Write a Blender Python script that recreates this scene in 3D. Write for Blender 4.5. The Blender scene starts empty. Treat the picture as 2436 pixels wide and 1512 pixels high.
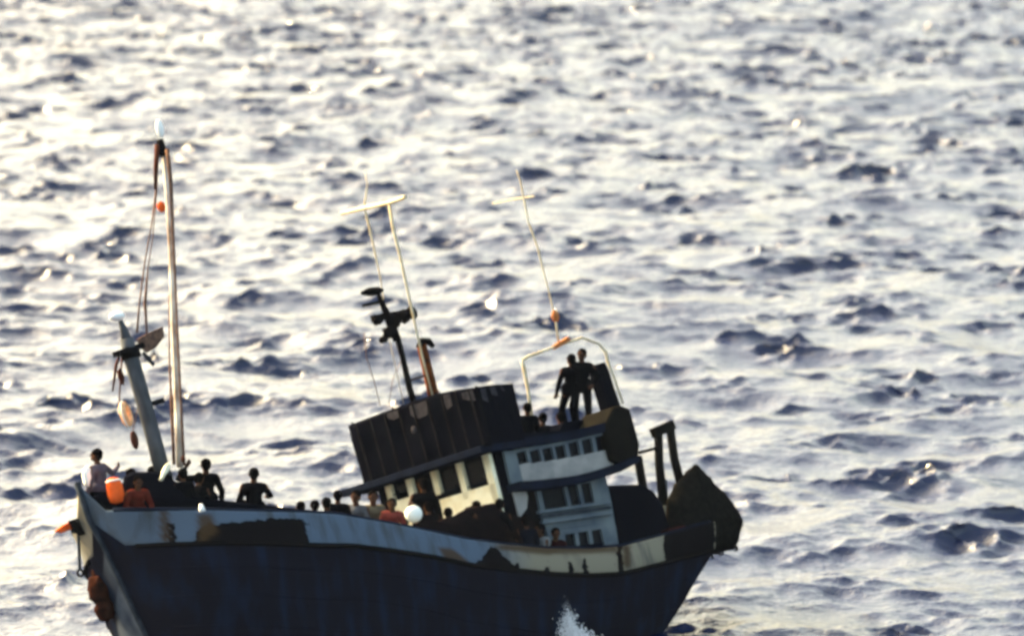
import bpy, math, random
import numpy as np
from mathutils import Vector, Matrix, noise
R = math.radians
sc = bpy.context.scene
col = sc.collection
random.seed(7)

# ------------------------------------------------------------------ camera
DEP = R(7.4)                  # camera looks down this much
F = 12360.0                   # focal length measured on a 2436 x 1512 picture
H = 21.5                      # camera height above the sea
cd = bpy.data.cameras.new('camera'); cam = bpy.data.objects.new('camera', cd); col.objects.link(cam)
cd.sensor_width = 36.0; cd.lens = 36.0 * F / 2436.0
cd.clip_start = 1.0; cd.clip_end = 20000.0
cam.location = (0, 0, H); cam.rotation_euler = (math.pi / 2 - DEP, 0, 0)
cd.dof.use_dof = True; cd.dof.focus_distance = 100.0; cd.dof.aperture_fstop = 0.8
sc.camera = cam
sc.cycles.filter_width = 3.0

# ------------------------------------------------------------------ light
SUN_EL, SUN_AZ = R(27), R(48)         # azimuth left of the view direction
w = bpy.data.worlds.new("World"); sc.world = w; w.use_nodes = True
wn = w.node_tree; bg = wn.nodes['Background']
sky = wn.nodes.new('ShaderNodeTexSky'); sky.sky_type = 'NISHITA'; sky.sun_disc = False
sky.sun_elevation = SUN_EL; sky.sun_rotation = -SUN_AZ
sky.air_density = 1.0; sky.dust_density = 7.0
wn.links.new(sky.outputs[0], bg.inputs[0]); bg.inputs[1].default_value = 0.15
sl = bpy.data.lights.new('sun', 'SUN'); so = bpy.data.objects.new('sun', sl); col.objects.link(so)
sl.energy = 5.0; sl.angle = R(0.5); sl.color = (1.0, 0.80, 0.56)
sdir = Vector((-math.sin(SUN_AZ) * math.cos(SUN_EL), math.cos(SUN_AZ) * math.cos(SUN_EL), math.sin(SUN_EL)))
so.rotation_euler = (-sdir).to_track_quat('-Z', 'Y').to_euler()
sc.view_settings.view_transform = 'Standard'; sc.view_settings.look = 'None'
sc.view_settings.use_white_balance = True; sc.view_settings.white_balance_temperature = 8100; sc.view_settings.white_balance_tint = -2
sc.view_settings.exposure = 2.35; sc.view_settings.gamma = 1.0

# ------------------------------------------------------------------ frames
C0 = Vector((0, 0, H)); RT = Vector((1, 0, 0))
FW = Vector((0, math.cos(DEP), -math.sin(DEP))); UP = Vector((0, math.sin(DEP), math.cos(DEP)))
def ray(px, py): return RT * ((px - 1218) / F) + FW + UP * ((756 - py) / F)
BO = C0 + ray(900, 1240) * 112.0                       # boat origin: gunwale height amidships
BM = Matrix.Translation(BO) @ Matrix.Rotation(R(42), 4, 'Z') @ Matrix.Rotation(R(-18.3), 4, 'X')
BI = BM.inverted()
oc = BI @ C0
def S(px, py, v):                                       # point of the fore-and-aft plane y = v (boat frame)
    d = BI.to_3x3() @ ray(px, py); return oc + d * ((v - oc.y) / d.y)
def A(px, py, u):                                       # point of the athwart plane x = u
    d = BI.to_3x3() @ ray(px, py); return oc + d * ((u - oc.x) / d.x)
def pix(p):
    q = BM @ Vector(p) - C0; z = q.dot(FW); return 1218 + F * q.dot(RT) / z, 756 - F * q.dot(UP) / z

# ------------------------------------------------------------------ materials
def mat(name, c, rough=0.6, c2=None, scale=3.0, metal=0.0, bump=0.0, amount=0.5, streak=1.0, spec=0.0):
    m = bpy.data.materials.new(name); m.use_nodes = True; nt = m.node_tree; b = nt.nodes['Principled BSDF']
    b.inputs['Roughness'].default_value = rough; b.inputs['Metallic'].default_value = metal
    b.inputs['Specular IOR Level'].default_value = spec
    c2 = c2 or tuple(x * 0.6 for x in c)
    tc = nt.nodes.new('ShaderNodeTexCoord'); mp = nt.nodes.new('ShaderNodeMapping'); mp.inputs['Scale'].default_value = (1, 1, streak)
    n = nt.nodes.new('ShaderNodeTexNoise'); n.inputs['Scale'].default_value = scale; n.inputs['Detail'].default_value = 6
    rp = nt.nodes.new('ShaderNodeValToRGB'); rp.color_ramp.elements[0].position = 0.5 - amount * 0.35; rp.color_ramp.elements[1].position = 0.5 + amount * 0.25
    rp.color_ramp.elements[0].color = (*c2, 1); rp.color_ramp.elements[1].color = (*c, 1)
    L = nt.links.new
    L(tc.outputs['Object'], mp.inputs[0]); L(mp.outputs[0], n.inputs[0]); L(n.outputs[0], rp.inputs[0]); L(rp.outputs[0], b.inputs['Base Color'])
    if bump:
        bp = nt.nodes.new('ShaderNodeBump'); bp.inputs['Strength'].default_value = bump; bp.inputs['Distance'].default_value = 0.03
        L(n.outputs[0], bp.inputs['Height']); L(bp.outputs[0], b.inputs['Normal'])
    return m
def painted(name, base, streaks, dark, attr, rough=0.6):
    """weathered paint: base colour, streaky stain colour, worn colour where the wear attribute says so"""
    m = bpy.data.materials.new(name); m.use_nodes = True; nt = m.node_tree; b = nt.nodes['Principled BSDF']; L = nt.links.new
    b.inputs['Roughness'].default_value = rough; b.inputs['Specular IOR Level'].default_value = 0.0
    tc = nt.nodes.new('ShaderNodeTexCoord')
    mp = nt.nodes.new('ShaderNodeMapping'); mp.inputs['Scale'].default_value = (2.2, 1.0, 0.5); L(tc.outputs['Object'], mp.inputs[0])
    n1 = nt.nodes.new('ShaderNodeTexNoise'); n1.inputs['Scale'].default_value = 1.6; n1.inputs['Detail'].default_value = 7; L(mp.outputs[0], n1.inputs[0])
    n2 = nt.nodes.new('ShaderNodeTexNoise'); n2.inputs['Scale'].default_value = 7; n2.inputs['Detail'].default_value = 6; L(tc.outputs['Object'], n2.inputs[0])
    at = nt.nodes.new('ShaderNodeAttribute'); at.attribute_name = attr
    sep = nt.nodes.new('ShaderNodeSeparateColor'); L(at.outputs['Color'], sep.inputs[0])
    r1 = nt.nodes.new('ShaderNodeValToRGB'); r1.color_ramp.elements[0].position = .48; r1.color_ramp.elements[1].position = .68; L(n1.outputs[0], r1.inputs[0])
    mx0 = nt.nodes.new('ShaderNodeMix'); mx0.data_type = 'RGBA'; mx0.inputs[6].default_value = (*base[0], 1); mx0.inputs[7].default_value = (*base[1], 1); L(sep.outputs[1], mx0.inputs[0])
    mx1 = nt.nodes.new('ShaderNodeMix'); mx1.data_type = 'RGBA'; L(mx0.outputs[2], mx1.inputs[6]); mx1.inputs[7].default_value = (*streaks, 1)
    ml = nt.nodes.new('ShaderNodeMath'); ml.operation = 'MULTIPLY'; ml.inputs[1].default_value = 0.75; L(r1.outputs[0], ml.inputs[0]); L(ml.outputs[0], mx1.inputs[0])
    ad = nt.nodes.new('ShaderNodeMath'); ad.operation = 'ADD'; L(sep.outputs[0], ad.inputs[0])
    sb = nt.nodes.new('ShaderNodeMath'); sb.operation = 'MULTIPLY_ADD'; sb.inputs[1].default_value = 1.7; sb.inputs[2].default_value = -0.82; L(n2.outputs[0], sb.inputs[0]); L(sb.outputs[0], ad.inputs[1])
    r2 = nt.nodes.new('ShaderNodeValToRGB'); r2.color_ramp.elements[0].position = .35; r2.color_ramp.elements[1].position = .6; L(ad.outputs[0], r2.inputs[0])
    mx2 = nt.nodes.new('ShaderNodeMix'); mx2.data_type = 'RGBA'; L(mx1.outputs[2], mx2.inputs[6]); mx2.inputs[7].default_value = (*dark, 1); L(r2.outputs[0], mx2.inputs[0])
    mx3 = nt.nodes.new('ShaderNodeMix'); mx3.data_type = 'RGBA'; L(mx2.outputs[2], mx3.inputs[6]); mx3.inputs[7].default_value = (.05, .03, .016, 1)
    L(sep.outputs[2], mx3.inputs[0]); L(mx3.outputs[2], b.inputs['Base Color'])
    bp = nt.nodes.new('ShaderNodeBump'); bp.inputs['Strength'].default_value = .35; bp.inputs['Distance'].default_value = .02; L(n2.outputs[0], bp.inputs['Height']); L(bp.outputs[0], b.inputs['Normal'])
    return m
M = dict(
    hull=painted("navy_hull_paint", ((.007, .007, .012), (.085, .10, .125)), (.008, .014, .032), (.005, .003, .003), 'wear_light', .45),  # second tone is the reflected light painted on the bow wedge
    band=painted('weathered_white_paint', ((.075, .105, .15), (.19, .17, .13)), (.045, .048, .05), (.0045, .0038, .0045), 'wear_light', .6),
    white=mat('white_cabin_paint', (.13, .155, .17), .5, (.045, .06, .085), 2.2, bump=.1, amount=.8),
    bright=mat('lit_white_paint', (.30, .285, .275), .5, (.20, .195, .20), 3, bump=.1),  # brighter white for wall parts shown as lit
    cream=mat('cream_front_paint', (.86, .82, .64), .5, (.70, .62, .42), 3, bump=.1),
    blue=mat('dark_blue_trim_paint', (.008, .011, .022), .5, (.005, .006, .011), 3),
    deck=mat('dark_wooden_deck', (.05, .04, .03), .8, (.02, .018, .015), 5, bump=.3),
    canvas=mat('black_canvas', (.0028, .0030, .0056), .9, (.0016, .0018, .0034), 2.0, bump=.3),
    patch=mat('faded_grey_canvas', (.045, .042, .05), .9, (.008, .007, .009), 6, amount=.9),
    olive=mat('brown_olive_canvas', (.0085, .0075, .006), .95, (.0045, .004, .0035), 3, bump=.4),
    net=mat('tarred_fishing_net', (.0085, .0078, .0066), .95, (.003, .0028, .0026), 9, bump=.8),
    steel=mat('grey_blue_mast_paint', (.085, .092, .105), .5, (.035, .037, .042), 5, streak=.4, amount=.8),
    mast=mat('white_mast_paint_with_rust', (.60, .56, .50), .5, (.14, .07, .04), 4, streak=.5, amount=.7),
    rust=mat('rusty_brown_steel', (.06, .018, .010), .8, (.05, .022, .016), 6, bump=.4),
    tan=mat('cream_cotton', (.30, .26, .17), .9, (.2, .17, .11), 6),
    batten=mat('worn_batten', (.012, .0115, .013), .9, (.006, .005, .005), 5),
    blanket=mat('dark_brown_blanket', (.008, .005, .005), .95, (.003, .0025, .003), 5, bump=.4),
    rope=mat('brown_rope', (.15, .085, .06), .9, (.06, .035, .03), 14),
    black=mat('black_painted_metal', (.005, .005, .006), .6, (.008, .006, .005), 6),
    ochre=mat('ochre_rust_paint', (.42, .15, .05), .6, (.3, .1, .04), 6),
    tyre=mat('weathered_brown_rubber', (.030, .010, .006), .8, (.012, .005, .004), 6, bump=.4),
    ivory=mat('ivory_antenna_paint', (.55, .50, .38), .5, (.42, .30, .16), 5, amount=.7),
    lampw=mat('white_lamp_housing', (.88, .88, .86), .3, (.75, .75, .72), 3),
    stack=mat('orange_brown_funnel_paint', (.13, .035, .010), .6, (.04, .014, .006), 5),
    orange=mat('orange_plastic', (.85, .13, .03), .45, (.70, .09, .02), 5),
    red=mat('red_oxide_paint', (.06, .014, .008), .7, (.008, .004, .003), 5, amount=.8),
    fender=mat('white_plastic', (.9, .9, .84), .4, (.8, .78, .7), 3),
    glass=mat('dark_window_glass', (.002, .002, .004), .15, (.001, .001, .002), 2, spec=.04),
    gunmetal=mat('dirty_blue_grey_paint', (.035, .042, .055), .6, (.016, .02, .026), 5),
    skin=mat('skin', (.07, .035, .022), .6, (.05, .025, .017), 9), hair=mat('black_hair', (.003, .0025, .0025), .6),
    eye=mat('eye', (.02, .015, .012), .2),
)
def cloth(name, c): 
    if name not in M: M[name] = mat(name, c, .9, tuple(x * .65 for x in c), 7, bump=.3)
    return M[name]

# ------------------------------------------------------------------ mesh helper
class MB:
    def __init__(s): s.v = []; s.f = []
    def add(s, vs, fs):
        o = len(s.v); s.v += [tuple(x) for x in vs]; s.f += [tuple(i + o for i in f) for f in fs]; return s
    def prism(s, poly, ext):
        n = len(poly); ext = Vector(ext); vs = [Vector(p) for p in poly] + [Vector(p) + ext for p in poly]
        fs = [tuple(range(n)), tuple(range(2 * n - 1, n - 1, -1))] + [(i, i + n, (i + 1) % n + n, (i + 1) % n) for i in range(n)]
        return s.add(vs, fs)
    def box(s, a, b):
        (x0, y0, z0), (x1, y1, z1) = a, b
        return s.prism([(x0, y0, z0), (x1, y0, z0), (x1, y1, z0), (x0, y1, z0)], (0, 0, z1 - z0))
    def bar(s, a, b, wx, wy):
        a = Vector(a); b = Vector(b); d = (b - a).normalized(); e = Vector((0, 1, 0)) if abs(d.y) < .8 else Vector((1, 0, 0))
        p = d.cross(e).normalized(); q = d.cross(p)
        return s.prism([a + p * wx + q * wy, a + p * wx - q * wy, a - p * wx - q * wy, a - p * wx + q * wy], b - a)
    def tube(s, pts, rs, seg=10, cap=True):
        pts = [Vector(p) for p in pts]; n = len(pts)
        if not hasattr(rs, '__len__'): rs = [rs] * n
        vs = []; fs = []; ref = None
        for i, p in enumerate(pts):
            d = (pts[min(i + 1, n - 1)] - pts[max(i - 1, 0)]).normalized()
            if ref is None: ref = Vector((0, 1, 0)) if abs(d.y) < .8 else Vector((1, 0, 0))
            a = d.cross(ref).normalized(); ref2 = a.cross(d); ref = ref2; b = ref2
            for k in range(seg):
                t = 2 * math.pi * k / seg; vs.append(p + (a * math.cos(t) + b * math.sin(t)) * rs[i])
        for i in range(n - 1):
            for k in range(seg):
                fs.append((i * seg + k, i * seg + (k + 1) % seg, (i + 1) * seg + (k + 1) % seg, (i + 1) * seg + k))
        if cap: fs += [tuple(range(seg))[::-1], tuple((n - 1) * seg + k for k in range(seg))]
        return s.add(vs, fs)
    def ell(s, c, r, seg=16, rings=10, jit=0.0, mtx=None):
        c = Vector(c); r = r if hasattr(r, '__len__') else (r, r, r); vs = []; fs = []
        for i in range(rings + 1):
            t = math.pi * i / rings
            for k in range(seg):
                a = 2 * math.pi * k / seg; d = Vector((math.sin(t) * math.cos(a), math.sin(t) * math.sin(a), math.cos(t)))
                q = 1 + (jit * noise.noise(d * 2.2 + c * 3) if jit else 0)
                o = Vector((d.x * r[0] * q, d.y * r[1] * q, d.z * r[2] * q))
                vs.append(c + (mtx @ o if mtx else o))
        for i in range(rings):
            for k in range(seg): fs.append((i * seg + k, (i + 1) * seg + k, (i + 1) * seg + (k + 1) % seg, i * seg + (k + 1) % seg))
        return s.add(vs, fs)
    def caps(s, a, b, ra, rb, seg=12):
        a = Vector(a); b = Vector(b); d = (b - a); ln = d.length; d = d / ln if ln > 1e-6 else Vector((0, 0, 1))
        pts = []; rs = []
        for t in (-90, -65, -40, -15): pts.append(a + d * ra * math.sin(R(t))); rs.append(max(ra * math.cos(R(t)), ra * .05))
        for t in (15, 40, 65, 90): pts.append(b + d * rb * math.sin(R(t))); rs.append(max(rb * math.cos(R(t)), rb * .05))
        return s.tube(pts, rs, seg)
    def torus(s, c, r1, r2, nrm, seg=24, seg2=10):
        c = Vector(c); nrm = Vector(nrm).normalized(); a = nrm.orthogonal().normalized(); b = nrm.cross(a); vs = []; fs = []
        for i in range(seg):
            t = 2 * math.pi * i / seg; e = a * math.cos(t) + b * math.sin(t)
            for k in range(seg2):
                p = 2 * math.pi * k / seg2; vs.append(c + e * (r1 + r2 * math.cos(p)) + nrm * r2 * math.sin(p))
        for i in range(seg):
            for k in range(seg2): fs.append((i * seg2 + k, ((i + 1) % seg) * seg2 + k, ((i + 1) % seg) * seg2 + (k + 1) % seg2, i * seg2 + (k + 1) % seg2))
        return s.add(vs, fs)
    def build(s, name, m, parent=None, smooth=False, bevel=0.0):
        me = bpy.data.meshes.new(name); me.from_pydata([tuple(v) for v in s.v], [], s.f); me.materials.append(m)
        if smooth: me.polygons.foreach_set('use_smooth', [True] * len(me.polygons))
        o = bpy.data.objects.new(name, me); col.objects.link(o); o.parent = parent
        import bmesh
        bm = bmesh.new(); bm.from_mesh(me); bmesh.ops.recalc_face_normals(bm, faces=bm.faces); bm.to_mesh(me); bm.free()
        if bevel:
            md = o.modifiers.new('edge', 'BEVEL'); md.width = bevel; md.segments = 2; md.limit_method = 'ANGLE'
        return o
def tag(o, label=None, cat=None, group=None, kind=None):
    if label: o['label'] = label
    if cat: o['category'] = cat
    if group: o['group'] = group
    if kind: o['kind'] = kind
    return o
def empty(name, m, label, cat, group=None):
    o = bpy.data.objects.new(name, None); col.objects.link(o); o.matrix_world = m; o.empty_display_size = .3
    return tag(o, label, cat, group)
def inpoly(x, y, poly):
    c = False; n = len(poly); j = n - 1
    for i in range(n):
        if (poly[i][1] > y) != (poly[j][1] > y) and x < (poly[j][0] - poly[i][0]) * (y - poly[i][1]) / (poly[j][1] - poly[i][1]) + poly[i][0]: c = not c
        j = i
    return c
def interp(tab, x):
    return float(np.interp(x, [t[0] for t in tab], [t[1] for t in tab]))

# ------------------------------------------------------------------ sea
def make_sea():
    NX, NY, D_ = 1000, 2160, .116; rng = np.random.default_rng(11)
    kx, ky = np.meshgrid(2 * np.pi * np.fft.fftfreq(NX, D_), 2 * np.pi * np.fft.fftfreq(NY, D_)); k = np.hypot(kx, ky); k[0, 0] = 1
    th = np.arctan2(ky, kx); wd = R(-78)
    spread = 0.13 + np.abs(np.cos((th - wd) / 1.0)) ** 2
    lam = 2 * np.pi / k
    P = k ** -4.0 * np.exp(-(2 * np.pi / 9.0 / k) ** 2) * spread
    P *= np.exp(-(k / (2 * np.pi / 0.26)) ** 2); P[0, 0] = 0
    cn = lambda: rng.normal(size=k.shape) + 1j * rng.normal(size=k.shape)
    long_ = P * np.exp(-(1.8 / lam) ** 4); short = P - long_
    short *= 1 + 2.0 * np.exp(-(np.log(lam / .85) / .5) ** 2)          # short steep chop
    env = np.real(np.fft.ifft2(np.exp(-(k / (2 * np.pi / 2.6)) ** 2) * cn())); env = np.exp(.6 * env / env.std()); env = np.minimum(env / env.mean(), 3.2)
    hs = np.real(np.fft.ifft2(np.sqrt(short) * cn()))
    hl = np.real(np.fft.ifft2(np.sqrt(long_) * cn()))
    rms = lambda q: np.sqrt((np.gradient(q, D_)[0] ** 2 + np.gradient(q, D_)[1] ** 2).mean())
    hh = hl / rms(hl) * 0.5 + hs * env / rms(hs * env) * 0.9       # gusty patches of chop over a low swell
    a = np.fft.fft2(hh)
    h = np.real(np.fft.ifft2(a))
    gx = np.real(np.fft.ifft2(1j * kx * a)); gy = np.real(np.fft.ifft2(1j * ky * a))
    sl_ = np.sqrt((gx ** 2 + gy ** 2).mean()); sc_ = SEA_SLOPE / sl_
    h *= sc_; dx = np.real(np.fft.ifft2(-1j * kx / k * a)) * sc_; dy = np.real(np.fft.ifft2(-1j * ky / k * a)) * sc_
    ch = 0.9
    print('sea rms height', h.std())
    jac = 1 - ch * (np.gradient(dx, D_)[1] + np.gradient(dy, D_)[0]) if False else 1 + ch * np.real(np.fft.ifft2(-k * a)) * sc_
    foam = np.clip((FOAM_T - jac) / .25, 0, 1)
    print('foam share', (foam > .3).mean())
    TX, TY = NX * D_, NY * D_; X, Y = np.meshgrid(np.linspace(-TX / 2, TX / 2, NX + 1), np.linspace(-TY / 2, TY / 2, NY + 1))
    w_ = lambda q: np.pad(q, ((0, 1), (0, 1)), mode='wrap')
    fade = np.clip(np.minimum(TX / 2 - abs(X), TY / 2 - abs(Y)) / 4, 0, 1)
    V = np.stack([X - ch * w_(dx) * fade, Y - ch * w_(dy) * fade + 212.0, w_(h) * fade], -1).reshape(-1, 3)
    n1, n2 = NX + 1, NY + 1; idx = np.arange(n1 * n2).reshape(n2, n1)
    Fq = np.stack([idx[:-1, :-1], idx[:-1, 1:], idx[1:, 1:], idx[1:, :-1]], -1).reshape(-1, 4)
    border = np.concatenate([idx[0, :-1], idx[:-1, -1], idx[-1, :0:-1], idx[:0:-1, 0]])
    bx = V[border].copy(); base = len(V); rings = []
    prev = border
    for sfac in (1.25, 2, 5, 11):
        q = bx.copy(); q[:, 0] *= sfac; q[:, 1] = (q[:, 1] - 212) * sfac + 212; q[:, 2] = -.02
        V = np.vstack([V, q]); cur = np.arange(base, base + len(q)); base += len(q)
        rings.append(np.stack([prev, cur, np.roll(cur, -1), np.roll(prev, -1)], -1)); prev = cur
    Fq = np.vstack([Fq] + rings)
    me = bpy.data.meshes.new('sea'); me.vertices.add(len(V)); me.vertices.foreach_set('co', V.ravel())
    me.loops.add(Fq.size); me.loops.foreach_set('vertex_index', Fq.ravel().astype(np.int32))
    me.polygons.add(len(Fq)); me.polygons.foreach_set('loop_start', np.arange(0, Fq.size, 4, dtype=np.int32)); me.polygons.foreach_set('loop_total', np.full(len(Fq), 4, dtype=np.int32))
    me.polygons.foreach_set('use_smooth', np.ones(len(Fq), dtype=bool)); me.update(); me.validate()
    m = bpy.data.materials.new('sea_water'); m.use_nodes = True; nt = m.node_tree; b = nt.nodes['Principled BSDF']; L = nt.links.new
    b.inputs['Base Color'].default_value = (.006, .009, .022, 1); b.inputs['Roughness'].default_value = .16; b.inputs['IOR'].default_value = 1.45
    tc = nt.nodes.new('ShaderNodeTexCoord')
    n = nt.nodes.new('ShaderNodeTexNoise'); n.inputs['Scale'].default_value = 3.2; n.inputs['Detail'].default_value = 4; n.inputs['Roughness'].default_value = .6; L(tc.outputs['Object'], n.inputs[0])
    bp = nt.nodes.new('ShaderNodeBump'); bp.inputs['Strength'].default_value = .55; bp.inputs['Distance'].default_value = .15; L(n.outputs[0], bp.inputs['Height']); L(bp.outputs[0], b.inputs['Normal'])
    fa = np.zeros((len(V), 4), dtype=np.float32); fa[:n1 * n2, 0] = w_(foam).ravel(); fa[:, 3] = 1
    at_ = me.color_attributes.new('foam', 'FLOAT_COLOR', 'POINT'); at_.data.foreach_set('color', fa.ravel())
    at = nt.nodes.new('ShaderNodeAttribute'); at.attribute_name = 'foam'
    n3 = nt.nodes.new('ShaderNodeTexNoise'); n3.inputs['Scale'].default_value = 9; n3.inputs['Detail'].default_value = 5; L(tc.outputs['Object'], n3.inputs[0])
    ml = nt.nodes.new('ShaderNodeMath'); ml.operation = 'MULTIPLY'; L(at.outputs['Fac'], ml.inputs[0]); L(n3.outputs[0], ml.inputs[1])
    rp = nt.nodes.new('ShaderNodeValToRGB'); rp.color_ramp.elements[0].position = .12; rp.color_ramp.elements[1].position = .4; L(ml.outputs[0], rp.inputs[0])
    mx = nt.nodes.new('ShaderNodeMix'); mx.data_type = 'RGBA'; mx.inputs[6].default_value = (.004, .010, .045, 1); mx.inputs[7].default_value = (.55, .57, .60, 1); L(rp.outputs[0], mx.inputs[0]); L(mx.outputs[2], b.inputs['Base Color'])
    mr = nt.nodes.new('ShaderNodeMath'); mr.operation = 'MULTIPLY_ADD'; mr.inputs[1].default_value = .5; mr.inputs[2].default_value = .15; L(rp.outputs[0], mr.inputs[0]); L(mr.outputs[0], b.inputs['Roughness'])
    me.materials.append(m)
    o = bpy.data.objects.new('sea', me); col.objects.link(o); tag(o, kind='structure')
    return None
SEA_SLOPE = 0.315; FOAM_T = -0.35
SEA = make_sea()

# ------------------------------------------------------------------ the boat
boat = empty('fishing_boat', BM, 'old wooden fishing trawler rolling in the swell, dark hull with flaking white bulwark', 'fishing boat')
GUN = [(150, 1150), (185, 1150), (208, 1155), (216, 1185), (228, 1205), (242, 1213), (480, 1213), (730, 1219), (800, 1223), (900, 1240), (1000, 1259), (1100, 1281), (1200, 1295), (1300, 1304), (1400, 1305), (1480, 1299), (1570, 1275), (1660, 1250), (1800, 1215)]
BAND = [(180, .85), (242, .78), (480, .74), (740, .70), (1000, .58), (1240, .53), (1400, .55), (1570, .58), (1700, .6)]
stemp = [S(x, y, 0) for x, y in ((180, 1130), (185, 1150), (215, 1235), (250, 1300), (300, 1405), (350, 1512), (400, 1615), (480, 1740), (600, 1860))]
sternp = [S(x, y, -1.6) for x, y in ((1668, 1200), (1668, 1262), (1664, 1320), (1622, 1400), (1570, 1512), (1490, 1640), (1380, 1760))]
def ub(z): return interp(sorted((p.z, p.x) for p in stemp), z)
def ue(z): return interp(sorted((p.z, p.x) for p in sternp), z)
B0 = 2.6; ZK = -4.6
def plan(s, z, zg):
    L_ = ue(z) - ub(z); d = min(1, max(0, (zg - z) / (zg - ZK)))
    t_ = min(1, d / .30); a = (3.4 - 1.5 * t_ * t_ * (3 - 2 * t_)) / L_
    q = math.sqrt(max(0, 1 - (1 - min(s / a, 1)) ** 2)) ** (0.95)
    st = 1 - .22 * max(0, (s - .70) / .30) ** 2
    g = (1 + .03 * math.sin(min(d * 3, 1) * math.pi)) * max(0, 1 - d ** 3.2) ** .6
    return B0 * q * st * g
def gun(s):
    z = 0.0
    for _ in range(40):
        u = ub(z) + (ue(z) - ub(z)) * s; b = plan(s, z, z)
        x, y = pix((u, -b, z)); z += (y - interp(GUN, x)) / 108 * .6
    return z
NS = 220
SS = [(i / NS) ** 1.35 * .25 + (i / NS) * .75 for i in range(NS + 1)]; SS = [s / SS[-1] for s in SS]
ZG = [gun(s) for s in SS]
def hp(i, dep, side, out=0.0):
    s = SS[i]; z = ZG[i] - dep; u = ub(z) + (ue(z) - ub(z)) * s
    return Vector((u, side * (plan(s, z, ZG[i]) + out * min(1, i / 4)) , z))
def bandd(i):
    p = hp(i, 0, -1); return interp(BAND, pix(p)[0])
def zgun(u):
    return interp([(hp(i, 0, -1).x, ZG[i]) for i in range(0, NS + 1, 5)], u)
print('boat length', hp(NS, 0, -1).x - hp(0, 0, -1).x, 'stem z', ZG[0], 'mid', ZG[NS // 2], 'stern', ZG[-1], 'origin', BO[:])

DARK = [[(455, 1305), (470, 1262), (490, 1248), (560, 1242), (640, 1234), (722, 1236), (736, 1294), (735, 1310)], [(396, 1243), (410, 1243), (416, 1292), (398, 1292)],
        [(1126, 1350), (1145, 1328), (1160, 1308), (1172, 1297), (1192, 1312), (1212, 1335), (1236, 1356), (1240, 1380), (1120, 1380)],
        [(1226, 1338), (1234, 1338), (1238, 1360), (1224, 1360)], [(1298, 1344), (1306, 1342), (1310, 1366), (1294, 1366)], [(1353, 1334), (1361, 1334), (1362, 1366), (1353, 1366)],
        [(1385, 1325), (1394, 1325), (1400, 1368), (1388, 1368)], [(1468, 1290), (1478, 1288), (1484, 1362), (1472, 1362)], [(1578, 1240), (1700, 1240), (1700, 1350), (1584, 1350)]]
BROWN = [[(378, 1213), (400, 1213), (404, 1290), (384, 1290)], [(470, 1222), (500, 1222), (520, 1262), (474, 1300)], [(1060, 1330), (1040, 1300), (1080, 1305), (1120, 1340)], [(1180, 1294), (1470, 1299), (1470, 1312), (1300, 1318), (1185, 1306)], [(1480, 1296), (1500, 1296), (1500, 1350), (1484, 1350)]]
def wear_sun_band(p, side):
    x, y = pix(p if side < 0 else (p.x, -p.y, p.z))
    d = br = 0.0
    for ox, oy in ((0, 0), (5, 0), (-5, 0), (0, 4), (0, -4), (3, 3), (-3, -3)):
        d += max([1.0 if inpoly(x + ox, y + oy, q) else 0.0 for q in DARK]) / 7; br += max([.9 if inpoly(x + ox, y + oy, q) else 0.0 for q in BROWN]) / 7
    cr = min(1, max(0, (x - 1150) / 120)) if side < 0 else 1 - min(1, max(0, (x - 260) / 200))  # starboard bow: sunlit yellow put into the cream tint
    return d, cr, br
WEDGE = [(246, 1296), (264, 1342), (270, 1419), (279, 1475), (284, 1520), (320, 1640), (420, 1640), (362, 1490), (312, 1388)]  # pale wedge: light reflected off the sea, painted on the hull
def hull_sheen(p, side):
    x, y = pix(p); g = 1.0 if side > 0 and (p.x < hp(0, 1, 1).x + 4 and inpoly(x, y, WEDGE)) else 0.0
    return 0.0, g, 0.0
def colattr(o, cols):
    a = o.data.color_attributes.new('wear_light', 'FLOAT_COLOR', 'POINT'); a.data.foreach_set('color', np.array([(*c, 1) for c in cols], dtype=np.float32).ravel())
# bulwark band, outer and inner skin closed along the top
NB = 12
mb = MB(); cols = []
for side in (-1, 1):
    o = len(mb.v); rows = NB + 1
    for i in range(NS + 1):
        bd = bandd(i)
        for j in range(rows):
            p = hp(i, bd * j / NB, side, .03); mb.v.append(tuple(p)); cols.append(wear_sun_band(p, side))
        for j in (0, NB):
            p = hp(i, bd * j / NB, side, -.09); mb.v.append(tuple(p)); cols.append((0.0, .0, 0.0))
    rr = rows + 2
    for i in range(NS):
        for j in range(NB): mb.f.append((o + i * rr + j, o + (i + 1) * rr + j, o + (i + 1) * rr + j + 1, o + i * rr + j + 1))
        a_, b_ = o + i * rr, o + (i + 1) * rr
        mb.f.append((a_, a_ + rows, b_ + rows, b_)); mb.f.append((a_ + rows, a_ + rows + 1, b_ + rows + 1, b_ + rows)); mb.f.append((a_ + NB, b_ + NB, b_ + rows + 1, a_ + rows + 1))
me = mb.build('bulwark', M['band'], boat); colattr(me, cols)
me.data.polygons.foreach_set('use_smooth', [True] * len(me.data.polygons))
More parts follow.
